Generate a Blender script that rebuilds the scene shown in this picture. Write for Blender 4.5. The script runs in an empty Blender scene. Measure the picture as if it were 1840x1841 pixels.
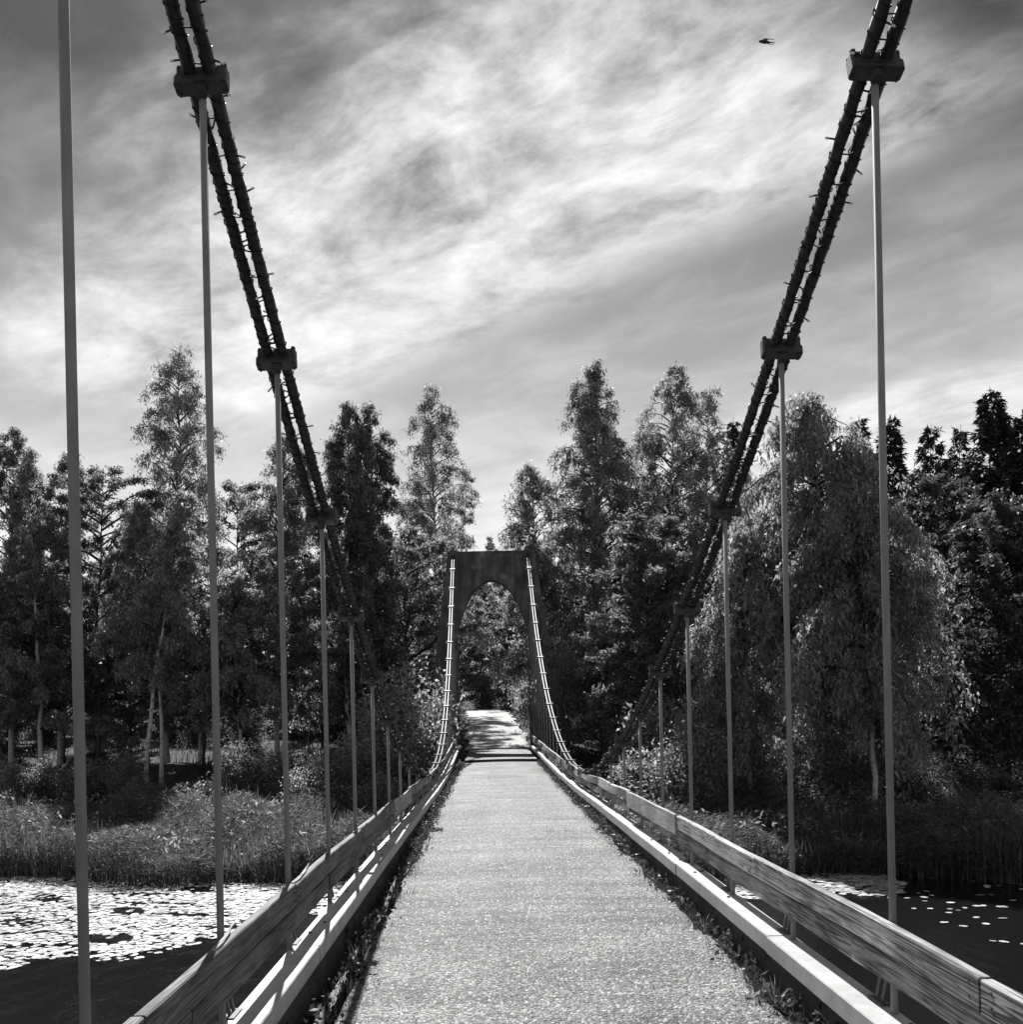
import bpy, bmesh, math, random
import numpy as np
from mathutils import Vector, Matrix
R = math.radians
rnd = random.Random(7)
scn = bpy.context.scene
COL = scn.collection

# ------------------------------------------------------------------ camera
CAM_H = 1.62
F = 1840.0                      # focal length in photo pixels (photo is 1840 wide)
VPX, VPY = 882.0, 1280.0        # where the bridge axis vanishes
def setup_camera():
    dy = Vector((0, 0, -1.0))
    up = Vector((-0.0215, 1.0, 0.0))
    dz = (up - dy * up.dot(dy)).normalized()
    dx = dy.cross(dz).normalized()
    m = Matrix((dx, dy, dz))          # rows: world axes in camera space = camera-to-world
    cam = bpy.data.cameras.new('camera')
    cam.sensor_width = 36.0; cam.lens = 36.0
    cam.shift_x = (920.0 - VPX) / 1840.0; cam.shift_y = (VPY - 920.5) / 1840.0   # level camera, framed upwards
    cam.clip_start = 0.05; cam.clip_end = 3000
    o = bpy.data.objects.new('camera', cam); COL.objects.link(o)
    o.matrix_world = Matrix.Translation((0, 0, CAM_H)) @ m.to_4x4()
    scn.camera = o
setup_camera()

# ------------------------------------------------------------------ world, sun, exposure
SUN_EL, SUN_AZ = 47.0, -8.0
def setup_world():
    w = bpy.data.worlds.new('World'); scn.world = w; w.use_nodes = True
    nt = w.node_tree; nt.nodes.clear(); N = nt.nodes.new; L = nt.links.new
    def math_(op, a, b=None, c=None, clamp=False):
        n = N('ShaderNodeMath'); n.operation = op; n.use_clamp = clamp
        for i, v in enumerate((a, b, c)):
            if v is None: continue
            if isinstance(v, (int, float)): n.inputs[i].default_value = v
            else: L(v, n.inputs[i])
        return n.outputs[0]
    def noise(vec, scale, detail, rough, dist=0.0):
        n = N('ShaderNodeTexNoise'); n.inputs['Scale'].default_value = scale; n.inputs['Detail'].default_value = detail
        n.inputs['Roughness'].default_value = rough; n.inputs['Distortion'].default_value = dist
        L(vec, n.inputs['Vector']); return n.outputs['Fac']
    sky = N('ShaderNodeTexSky'); sky.sky_type = 'NISHITA'; sky.sun_disc = False
    sky.sun_elevation = R(SUN_EL); sky.sun_rotation = R(SUN_AZ); sky.air_density = 1.0; sky.dust_density = 0.6; sky.ozone_density = 3.0
    bw = N('ShaderNodeRGBToBW'); L(sky.outputs[0], bw.inputs[0])
    tc = N('ShaderNodeTexCoord'); sep = N('ShaderNodeSeparateXYZ'); L(tc.outputs['Generated'], sep.inputs[0])
    x, y, z = sep.outputs
    zz = math_('ADD', math_('MAXIMUM', z, 0.0), 0.12)
    u = math_('DIVIDE', x, zz); v = math_('DIVIDE', y, zz)
    a = math_('SUBTRACT', math_('MULTIPLY', u, .755), math_('MULTIPLY', v, .655))
    b = math_('ADD', math_('MULTIPLY', u, .655), math_('MULTIPLY', v, .755))
    cb = N('ShaderNodeCombineXYZ'); L(math_('MULTIPLY', a, 1.0), cb.inputs[0]); L(math_('MULTIPLY', b, 1.45), cb.inputs[1])
    def sstep(v_, lo, hi):
        n = N('ShaderNodeMapRange'); n.interpolation_type = 'SMOOTHSTEP'; n.inputs['From Min'].default_value = lo; n.inputs['From Max'].default_value = hi
        L(v_, n.inputs['Value']); return n.outputs[0]
    def wrap(v_, lo, hi):
        n = N('ShaderNodeMath'); n.operation = 'WRAP'; L(v_, n.inputs[0]); n.inputs[1].default_value = hi; n.inputs[2].default_value = lo; return n.outputs[0]
    n1 = noise(cb.outputs[0], 2.2, 4, .5, .2)
    n2 = noise(cb.outputs[0], 3.4, 11, .60, .35)
    n3 = noise(cb.outputs[0], 13.0, 9, .66, .25)
    wob = math_('MULTIPLY', math_('SUBTRACT', n1, .5), .5)
    wobf = math_('MULTIPLY', math_('SUBTRACT', n2, .5), .32)
    bm = wrap(b, .48, 1.98); am = wrap(a, -2.3, .25)     # broad cloud fields repeating over the whole sky
    m1 = sstep(math_('ADD', math_('ADD', bm, wob), wobf), .66, 1.02)
    m2 = math_('SUBTRACT', 1.0, sstep(math_('ADD', bm, math_('MULTIPLY', wobf, .7)), 1.42, 1.62))
    m3 = math_('SUBTRACT', 1.0, sstep(math_('ADD', math_('ADD', am, wob), wobf), -.62, -.28))
    m4 = sstep(math_('ADD', am, wob), -2.25, -1.8)
    mask = math_('MULTIPLY', math_('MULTIPLY', m1, m2), math_('MULTIPLY', m3, m4))
    det = math_('ADD', math_('MULTIPLY', math_('SUBTRACT', n2, .5), 2.6), math_('MULTIPLY', math_('SUBTRACT', n3, .5), .9))
    dens = math_('MULTIPLY', mask, math_('ADD', det, .62), clamp=True)
    veil = math_('MULTIPLY', math_('SUBTRACT', n2, .45, clamp=True), .5)
    dens = math_('MAXIMUM', dens, veil)
    haze = math_('SUBTRACT', 1.0, math_('DIVIDE', math_('MAXIMUM', z, 0.0), .52), clamp=True)
    haze = math_('MULTIPLY', math_('POWER', haze, 1.2), math_('ADD', math_('MULTIPLY', n2, 1.1), .75), clamp=True)
    dens = math_('ADD', dens, math_('MULTIPLY', haze, math_('SUBTRACT', 1.0, dens)))
    skyv = math_('MULTIPLY', bw.outputs[0], SKY_GAIN)
    cloud = math_('ADD', math_('MULTIPLY', skyv, .55), CLOUD_L)
    mixv = math_('ADD', math_('MULTIPLY', skyv, math_('SUBTRACT', 1.0, dens)), math_('MULTIPLY', cloud, dens))
    bg = N('ShaderNodeBackground'); bg.inputs['Strength'].default_value = SKY_STRENGTH
    L(mixv, bg.inputs['Color'])
    out = N('ShaderNodeOutputWorld'); L(bg.outputs[0], out.inputs[0])
SKY_STRENGTH = 0.10
SKY_GAIN = 0.125
CLOUD_L = 4.8
setup_world()
def setup_sun():
    l = bpy.data.lights.new('sun', 'SUN'); l.energy = 5.0; l.angle = R(0.53); l.color = (1, .995, .985)
    o = bpy.data.objects.new('sun', l); COL.objects.link(o)
    el, az = R(SUN_EL), R(SUN_AZ)
    s = Vector((math.sin(az) * math.cos(el), math.cos(az) * math.cos(el), math.sin(el)))
    o.rotation_euler = s.to_track_quat('Z', 'Y').to_euler(); o.location = (-20, 0, 60)
setup_sun()
vs = scn.view_settings
scn.display_settings.display_device = 'sRGB'
vs.view_transform = 'Standard'; vs.look = 'None'; vs.gamma = 1.0; vs.use_curve_mapping = False
vs.exposure = 0.95
scn.cycles.max_bounces = 6; scn.cycles.transparent_max_bounces = 4

# ------------------------------------------------------------------ materials (the photograph is monochrome: greys)
class NT:
    def __init__(s, name):
        s.m = bpy.data.materials.new(name); s.m.use_nodes = True
        s.t = s.m.node_tree; s.t.nodes.clear()
        s.out = s.t.nodes.new('ShaderNodeOutputMaterial')
    def n(s, typ, **kw):
        nd = s.t.nodes.new(typ)
        for k, v in kw.items(): setattr(nd, k, v)
        return nd
    def l(s, a, b): s.t.links.new(a, b)
    def setin(s, nd, name, v):
        if isinstance(v, (int, float, tuple)): nd.inputs[name].default_value = v
        else: s.l(v, nd.inputs[name])
    def math(s, op, a, b=None, clamp=False):
        nd = s.n('ShaderNodeMath', operation=op, use_clamp=clamp)
        for i, v in enumerate((a, b)):
            if v is None: continue
            if isinstance(v, (int, float)): nd.inputs[i].default_value = v
            else: s.l(v, nd.inputs[i])
        return nd.outputs[0]
    def coords(s, scale=(1, 1, 1), kind='Object'):
        tc = s.n('ShaderNodeTexCoord'); mp = s.n('ShaderNodeMapping'); mp.inputs['Scale'].default_value = scale
        s.l(tc.outputs[kind], mp.inputs[0]); return mp.outputs[0]
    def noise(s, vec, scale, detail=4, rough=.55, dist=0):
        nd = s.n('ShaderNodeTexNoise'); nd.inputs['Scale'].default_value = scale; nd.inputs['Detail'].default_value = detail
        nd.inputs['Roughness'].default_value = rough; nd.inputs['Distortion'].default_value = dist
        s.l(vec, nd.inputs['Vector']); return nd.outputs['Fac']
    def vor(s, vec, scale, feature='F1'):
        nd = s.n('ShaderNodeTexVoronoi', feature=feature); nd.inputs['Scale'].default_value = scale
        s.l(vec, nd.inputs['Vector']); return nd
    def ramp(s, fac, stops):
        nd = s.n('ShaderNodeValToRGB'); e = nd.color_ramp.elements
        while len(e) < len(stops): e.new(.5)
        for el, (p, g) in zip(e, stops): el.position = p; el.color = (g, g, g, 1)
        s.l(fac, nd.inputs[0]); return nd.outputs[0]
    def bump(s, h, strength, dist):
        nd = s.n('ShaderNodeBump'); nd.inputs['Strength'].default_value = strength; nd.inputs['Distance'].default_value = dist
        s.l(h, nd.inputs['Height']); return nd.outputs[0]
    def principled(s, color, rough=.7, spec=.4, normal=None, metallic=0.0):
        p = s.n('ShaderNodeBsdfPrincipled')
        if isinstance(color, (int, float)): p.inputs['Base Color'].default_value = (color,) * 3 + (1,)
        else: s.l(color, p.inputs['Base Color'])
        s.setin(p, 'Roughness', rough); p.inputs['Specular IOR Level'].default_value = spec; p.inputs['Metallic'].default_value = metallic
        if normal is not None: s.l(normal, p.inputs['Normal'])
        return p.outputs[0]
    def done(s, sh): s.l(sh, s.out.inputs['Surface']); return s.m

def mat_simple(name, lo, hi, rough, scale=6, spec=.4, bump=.0, bd=.005, stretch=(1, 1, 1), metallic=0):
    t = NT(name); c = t.coords(stretch)
    n = t.noise(c, scale, 6, .6); n2 = t.noise(c, scale * 7, 4, .6)
    f = t.math('ADD', t.math('MULTIPLY', n, .7), t.math('MULTIPLY', n2, .3))
    col = t.ramp(f, [(.32, lo), (.68, hi)])
    nm = t.bump(n2, bump, bd) if bump else None
    return t.done(t.principled(col, rough, spec, nm, metallic))

def mat_leaf(name, lo, hi, trans=.4, tl=1.0, rough=.5, spec=.22):
    t = NT(name); g = t.n('ShaderNodeNewGeometry')
    col = t.ramp(g.outputs['Random Per Island'], [(0, lo), (.6, (lo + hi) / 2), (1, hi)])
    p = t.principled(col, rough, spec)
    tr = t.n('ShaderNodeBsdfTranslucent'); mx = t.n('ShaderNodeMixRGB', blend_type='MULTIPLY'); mx.inputs[0].default_value = 1
    t.l(col, mx.inputs[1]); mx.inputs[2].default_value = (tl, tl, tl, 1); t.l(mx.outputs[0], tr.inputs['Color'])
    ms = t.n('ShaderNodeMixShader'); ms.inputs[0].default_value = trans; t.l(p, ms.inputs[1]); t.l(tr.outputs[0], ms.inputs[2])
    return t.done(ms.outputs[0])

def mat_gravel():
    t = NT('gravel_surface'); c = t.coords()
    v1 = t.vor(c, 54); v2 = t.vor(c, 120)
    cell = t.n('ShaderNodeSeparateColor'); t.l(v1.outputs['Color'], cell.inputs[0])
    cell2 = t.n('ShaderNodeSeparateColor'); t.l(v2.outputs['Color'], cell2.inputs[0])
    cc = t.coords((.22, 3.0, 1)); band = t.noise(cc, 1.0, 6, .7)
    pat = t.noise(c, .8, 4, .6)
    f = t.math('ADD', t.math('MULTIPLY', cell.outputs[0], .6), t.math('MULTIPLY', cell2.outputs[0], .4))
    col = t.ramp(f, [(.15, .008), (.45, .08), (.85, .39)])
    lay = t.math('ADD', t.math('MULTIPLY', band, 2.6), t.math('MULTIPLY', pat, 2.0))
    trod = t.noise(t.coords((1.1, .07, 1)), 1.3, 3, .5)
    lay = t.math('ADD', t.math('MULTIPLY', lay, 1.15), t.math('MULTIPLY', trod, 1.2))
    lay = t.math('MAXIMUM', t.math('ADD', lay, -2.6), .22)
    mx = t.n('ShaderNodeMixRGB', blend_type='MULTIPLY'); mx.inputs[0].default_value = 1; t.l(col, mx.inputs[1])
    cl = t.n('ShaderNodeCombineColor'); [t.l(lay, cl.inputs[i]) for i in range(3)]; t.l(cl.outputs[0], mx.inputs[2])
    h = t.math('ADD', t.math('MULTIPLY', v1.outputs['Distance'], -1.0), t.math('MULTIPLY', v2.outputs['Distance'], -.5))
    return t.done(t.principled(mx.outputs[0], .6, .55, t.bump(h, 1.0, .022)))

def mat_wood(name, lo, hi):
    t = NT(name)
    oi = t.n('ShaderNodeObjectInfo'); tc = t.n('ShaderNodeTexCoord'); mp = t.n('ShaderNodeMapping'); mp.inputs['Scale'].default_value = (16, .42, 16)
    add = t.n('ShaderNodeVectorMath', operation='ADD'); cb = t.n('ShaderNodeCombineXYZ')
    t.l(t.math('MULTIPLY', oi.outputs['Random'], 20.), cb.inputs[1]); t.l(t.math('MULTIPLY', oi.outputs['Random'], 3.), cb.inputs[2])
    t.l(tc.outputs['Object'], add.inputs[0]); t.l(cb.outputs[0], add.inputs[1]); t.l(add.outputs[0], mp.inputs[0])
    base = t.noise(mp.outputs[0], 1.2, 4, .5, .6)
    rings = t.math('SINE', t.math('MULTIPLY', base, 62.0))
    fib = t.noise(mp.outputs[0], 9, 6, .7)
    pat = t.noise(add.outputs[0], 1.6, 4, .6)
    f = t.math('ADD', t.math('MULTIPLY', rings, .17), t.math('ADD', t.math('MULTIPLY', fib, .45), t.math('MULTIPLY', t.math('SUBTRACT', pat, .22), .95)))
    f = t.math('ADD', f, t.math('MULTIPLY', t.math('SUBTRACT', oi.outputs['Random'], .5), .12))
    col = t.ramp(f, [(.28, lo), (.5, (lo + hi) * .45), (.72, hi)])
    return t.done(t.principled(col, .7, .35, t.bump(f, .5, .004)))

def mat_concrete():
    t = NT('dark_concrete'); c = t.coords(); cs = t.coords((2.0, 2.0, .25))
    a = t.noise(c, 1.3, 6, .6); s = t.noise(cs, 1.6, 5, .65); v = t.vor(c, 1.4)
    f = t.math('ADD', t.math('MULTIPLY', a, .55), t.math('MULTIPLY', s, .45))
    spots = t.ramp(v.outputs['Distance'], [(.12, .09), (.24, 0)])
    col = t.ramp(f, [(.32, .02), (.5, .075), (.68, .2)])
    mx = t.n('ShaderNodeMixRGB', blend_type='ADD'); mx.inputs[0].default_value = 1; t.l(col, mx.inputs[1]); t.l(spots, mx.inputs[2])
    return t.done(t.principled(mx.outputs[0], .85, .25, t.bump(t.noise(c, 14, 6, .7), .4, .02)))

def mat_water():
    t = NT('pond_water'); c = t.coords((1, .55, 1))
    n = t.math('ADD', t.noise(c, 2.2, 5, .6, .5), t.math('MULTIPLY', t.noise(c, .5, 3, .5), .8))
    return t.done(t.principled(.008, .06, .5, t.bump(n, .5, .06)))

def mat_bark_birch():
    t = NT('birch_bark'); c = t.coords((1.5, 1.5, .9)); v = t.noise(c, 4, 6, .7); h = t.noise(t.coords((2, 2, 14)), 1.2, 3, .6)
    f = t.math('ADD', t.math('MULTIPLY', v, .55), t.math('MULTIPLY', h, .45))
    return t.done(t.principled(t.ramp(f, [(.36, .05), (.46, .34), (.8, .55)]), .75, .3))

def mat_random(name, lo, hi, rough, spec=.4):
    t = NT(name); g = t.n('ShaderNodeNewGeometry')
    return t.done(t.principled(t.ramp(g.outputs['Random Per Island'], [(0, lo), (1, hi)]), rough, spec))

M = {}
M['gravel'] = mat_gravel()
M['stones'] = mat_random('loose_stones', .01, .31, .65)
M['path'] = mat_simple('packed_gravel_path', .24, .40, .85, 2.2, .3, .4, .01, (.4, 1.4, 1))
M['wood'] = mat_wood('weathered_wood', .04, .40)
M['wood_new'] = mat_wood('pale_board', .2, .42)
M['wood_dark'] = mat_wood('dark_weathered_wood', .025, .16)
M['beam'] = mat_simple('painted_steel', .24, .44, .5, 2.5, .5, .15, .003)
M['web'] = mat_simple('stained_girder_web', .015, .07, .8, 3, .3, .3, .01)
def mat_rod():
    t = NT('galvanised_rod'); c = t.coords((1, 1, .35)); a = t.noise(c, 9, 6, .65); b = t.noise(t.coords((1, 1, .08)), 14, 4, .6)
    f = t.math('ADD', t.math('MULTIPLY', a, .6), t.math('MULTIPLY', b, .4))
    return t.done(t.principled(t.ramp(f, [(.3, .06), (.42, .18), (.7, .30)]), .7, .15, t.bump(a, .3, .003)))
M['rod'] = mat_rod()
M['cable'] = mat_simple('steel_cable', .018, .045, .5, 12, .3, .0)
M['clampm'] = mat_simple('cast_clamp', .02, .06, .55, 14, .5, .3, .004)
M['wire'] = mat_simple('black_wire', .012, .02, .5, 10)
M['bulb'] = mat_simple('white_bulb', .78, .84, .3, 10, .6)
M['concrete'] = mat_concrete()
M['soil'] = mat_simple('dark_soil', .018, .05, .95, 3, .2, .6, .03)
M['ground'] = mat_simple('forest_floor', .025, .07, .95, .9, .2, .7, .06)
M['water'] = mat_water()
M['birchbark'] = mat_bark_birch()
M['bark'] = mat_simple('dark_bark', .025, .07, .9, 5, .2, .5, .02, (1, 1, .3))
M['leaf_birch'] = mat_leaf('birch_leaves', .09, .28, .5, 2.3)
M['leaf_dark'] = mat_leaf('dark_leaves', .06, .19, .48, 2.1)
M['leaf_bush'] = mat_leaf('bush_leaves', .09, .28, .5, 2.2)
M['leaf_alder'] = mat_leaf('alder_leaves', .035, .11, .45, 1.8)
M['needle'] = mat_leaf('spruce_needles', .018, .045, .15, 1.0, .6, .3)
M['reed'] = mat_leaf('reed_blades', .03, .14, .45, 1.8)
M['under'] = mat_leaf('undergrowth_blades', .02, .06, .35, 1.4)
M['gutter'] = mat_leaf('gutter_weed_leaves', .025, .10, .35, 1.5)
M['weed'] = mat_leaf('weed_leaves', .05, .16, .4, 1.2)
M['pad'] = mat_random('lily_pad', .26, .66, .34, .7)
M['lamp'] = mat_simple('lamp_housing', .12, .18, .5, 6)
M['lens'] = mat_simple('lamp_glass', .25, .32, .15, 6, .6)
M['feather'] = mat_simple('dark_feathers', .012, .03, .7, 20)

# ------------------------------------------------------------------ object helpers
def root_loc(o):
    v = Vector((0, 0, 0))
    while o is not None: v += o.location; o = o.parent
    return v
def tag(o, label=None, cat=None, group=None, kind=None):
    if label: o['label'] = label
    if cat: o['category'] = cat
    if group: o['group'] = group
    if kind: o['kind'] = kind
    return o
def empty(name, loc, label, cat, group=None):
    o = bpy.data.objects.new(name, None); o.location = loc; o.empty_display_size = .2; COL.objects.link(o)
    return tag(o, label, cat, group)
def link(name, me, parent=None, loc=(0, 0, 0), rot=(0, 0, 0)):
    o = bpy.data.objects.new(name, me); COL.objects.link(o); o.parent = parent; o.location = loc; o.rotation_euler = rot
    return o
def mesh(name, verts, faces, mat, smooth=False):
    me = bpy.data.meshes.new(name); me.from_pydata([tuple(v) for v in verts], [], faces); me.materials.append(mat)
    if smooth: me.polygons.foreach_set('use_smooth', [True] * len(me.polygons))
    me.update(); return me
def quads_mesh(name, V, mat, nper=4):
    """V: (n, nper, 3) array, one polygon each"""
    n = V.shape[0]; me = bpy.data.meshes.new(name)
    me.vertices.add(n * nper); me.vertices.foreach_set('co', np.ascontiguousarray(V, dtype=np.float32).ravel())
    me.loops.add(n * nper); me.loops.foreach_set('vertex_index', np.arange(n * nper, dtype=np.int32))
    me.polygons.add(n); me.polygons.foreach_set('loop_start', np.arange(0, n * nper, nper, dtype=np.int32))
    me.materials.append(mat); me.update(calc_edges=True); return me
def wobj(name, verts, faces, mat, parent=None, smooth=False):
    """verts in world space"""
    off = root_loc(parent) if parent else Vector((0, 0, 0))
    return link(name, mesh(name, [Vector(v) - off for v in verts], faces, mat, smooth), parent)

class G:
    """collects simple solids"""
    def __init__(s): s.v = []; s.f = []
    def add(s, v, f):
        n = len(s.v); s.v += [tuple(p) for p in v]; s.f += [tuple(i + n for i in q) for q in f]
    def box(s, c, d, rot=None, bev=0.0):
        x, y, z = d[0] / 2, d[1] / 2, d[2] / 2
        if bev > 0:
            b = bev; vs = []
            for sz in (-1, 1):
                for (px, py) in ((-x + b, -y), (x - b, -y), (x, -y + b), (x, y - b), (x - b, y), (-x + b, y), (-x, y - b), (-x, -y + b)):
                    vs.append((px, py, sz * z))
            fs = [tuple(range(7, -1, -1)), tuple(range(8, 16))] + [(i, (i + 1) % 8, 8 + (i + 1) % 8, 8 + i) for i in range(8)]
        else:
            vs = [(a * x, b_ * y, e * z) for e in (-1, 1) for b_ in (-1, 1) for a in (-1, 1)]
            fs = [(0, 2, 3, 1), (4, 5, 7, 6), (0, 1, 5, 4), (2, 6, 7, 3), (0, 4, 6, 2), (1, 3, 7, 5)]
        m = rot if rot else Matrix.Identity(3)
        s.add([m @ Vector(p) + Vector(c) for p in vs], fs); return s
    def tube(s, pts, rad, n=8, cap=True):
        pts = [Vector(p) for p in pts]; rads = rad if isinstance(rad, (list, tuple)) else [rad] * len(pts)
        vs = []
        for i, p in enumerate(pts):
            t = (pts[min(i + 1, len(pts) - 1)] - pts[max(i - 1, 0)]).normalized()
            u = t.cross(Vector((0, 0, 1)) if abs(t.z) < .95 else Vector((0, 1, 0))).normalized(); w = t.cross(u)
            for k in range(n):
                a = 2 * math.pi * k / n; vs.append(p + (u * math.cos(a) + w * math.sin(a)) * rads[i])
        fs = []
        for i in range(len(pts) - 1):
            for k in range(n):
                fs.append((i * n + k, i * n + (k + 1) % n, (i + 1) * n + (k + 1) % n, (i + 1) * n + k))
        if cap: fs += [tuple(range(n - 1, -1, -1)), tuple(range((len(pts) - 1) * n, len(pts) * n))]
        s.add(vs, fs); return s
    def strip(s, sections):
        """loft closed cross-sections (lists of points)"""
        n = len(sections[0]); vs = [p for sec in sections for p in sec]; fs = []
        for i in range(len(sections) - 1):
            for k in range(n): fs.append((i * n + k, i * n + (k + 1) % n, (i + 1) * n + (k + 1) % n, (i + 1) * n + k))
        fs += [tuple(range(n - 1, -1, -1)), tuple(range((len(sections) - 1) * n, len(sections) * n))]
        s.add(vs, fs); return s
    def obj(s, name, mat, parent=None, smooth=False): return wobj(name, s.v, s.f, mat, parent, smooth)
    def mesh(s, name, mat, smooth=False): return mesh(name, s.v, s.f, mat, smooth)

def at(px, py, d):
    rx, ry = px - VPX, py - VPY
    return Vector(((rx - .0215 * ry) * d / F, d, CAM_H - (ry + .0215 * rx) * d / F))
def lerp_tab(x, xs, ys): return float(np.interp(x, xs, ys))

# ------------------------------------------------------------------ the lie of the land
WATER_Z = -2.6
def shore(x): return (27.2 if x < 0 else 25.4) + .9 * math.sin(x * .33 + .6) + .5 * math.sin(x * .9) + (0 if abs(x) > 6 else -0.6)
PY = [0, 33.9, 34, 43, 52, 60, 72, 90, 130]
PZ = [0, 0, .0, .03, .95, 1.3, 1.68, 1.95, 2.1]
def path_z(y): return lerp_tab(y, PY, PZ)
def path_x(y):
    return (lerp_tab(y, [33, 43, 52, 60, 72, 80, 90, 100], [-.95, -1.0, -1.15, -1.3, -1.7, -3.2, -7.5, -13]),
            lerp_tab(y, [33, 43, 52, 60, 72, 80, 90, 100], [1.62, 1.75, 1.45, 1.3, 1.1, .3, -3.6, -9]))
def sm(a, b, x):
    t = min(1, max(0, (x - a) / (b - a))); return t * t * (3 - 2 * t)
def ground_z(x, y):
    s = y - shore(x)
    z = lerp_tab(s, [-30, -3, 0, 3, 9, 16, 26, 45, 75, 150, 400], [-4.5, -3.2, -2.66, -2.35, -1.7, -.9, .1, .75, 1.7, 4.5, 7])
    z += (.12 * math.sin(x * .7 + y * .4) + .1 * math.sin(x * .31 - y * .83)) * sm(0, 6, s)
    if y > 33:
        l, r = path_x(y); c = (l + r) / 2; hw = (r - l) / 2
        w = (1 - sm(hw + .5, hw + 4.0, abs(x - c))) * sm(35.5, 42, y)
        z = z * (1 - w) + (path_z(y) - .06) * w
    return z

def build_ground():
    xs = np.concatenate([np.linspace(-500, -60, 12)[:-1], np.linspace(-60, 60, 121), np.linspace(60, 500, 12)[1:]])
    ys = np.concatenate([np.linspace(-120, 8, 8)[:-1], np.linspace(8, 110, 115), np.linspace(110, 900, 16)[1:]])
    v = [(x, y, ground_z(x, y)) for y in ys for x in xs]; nx = len(xs)
    f = [(j * nx + i, j * nx + i + 1, (j + 1) * nx + i + 1, (j + 1) * nx + i) for j in range(len(ys) - 1) for i in range(nx - 1)]
    tag(wobj('ground', v, f, M['ground'], None, True), 'dark forest floor rising behind the shore', 'ground', kind='structure')
    w = wobj('water', [(-500, -120, WATER_Z), (500, -120, WATER_Z), (500, 40, WATER_Z), (-500, 40, WATER_Z)], [(0, 1, 2, 3)], M['water'])
    tag(w, 'dark still pond water under the bridge', 'water', kind='structure')
    v = []; f = []
    yy = np.concatenate([np.linspace(43.0, 72, 40), np.linspace(73, 100, 24)])
    for i, y in enumerate(yy):
        l, r = path_x(y); z = path_z(y)
        l += .12 * math.sin(y * 1.7) + .06 * math.sin(y * 5.1); r += .12 * math.sin(y * 1.3 + 2) + .06 * math.sin(y * 4.3)
        for k in range(5):
            t = k / 4; v.append((l + (r - l) * t, y, z + .03 * (1 - (2 * t - 1) ** 2) + .012))
    for i in range(len(yy) - 1):
        for k in range(4): a = i * 5 + k; f.append((a, a + 1, a + 6, a + 5))
    tag(wobj('path', v, f, M['path'], None, True), 'pale sunlit gravel path climbing from the bridge', 'path', kind='structure')
build_ground()

# ------------------------------------------------------------------ the suspension bridge
SP = 1.5                                   # hanger spacing
TY = 43.2                                  # far tower
def cable_x(side, y):
    if side < 0: return -1.207 - .22 * sm(20, TY, y)
    return 1.75 - .03 * sm(20, TY, y)
def cable_z(y): return .43 + .0154 * (y - 20.6) ** 2
def sag(y): return lerp_tab(y, [-5, 4, 10, 15, 20, 25, 30, 38, 43], [0, 0, -.03, -.10, -.19, -.2, -.14, -.04, 0])
bridge = empty('suspension_bridge', (.29, 20, 0), 'narrow suspension footbridge with gravelled deck, twin cables and steel hangers', 'bridge')

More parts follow.
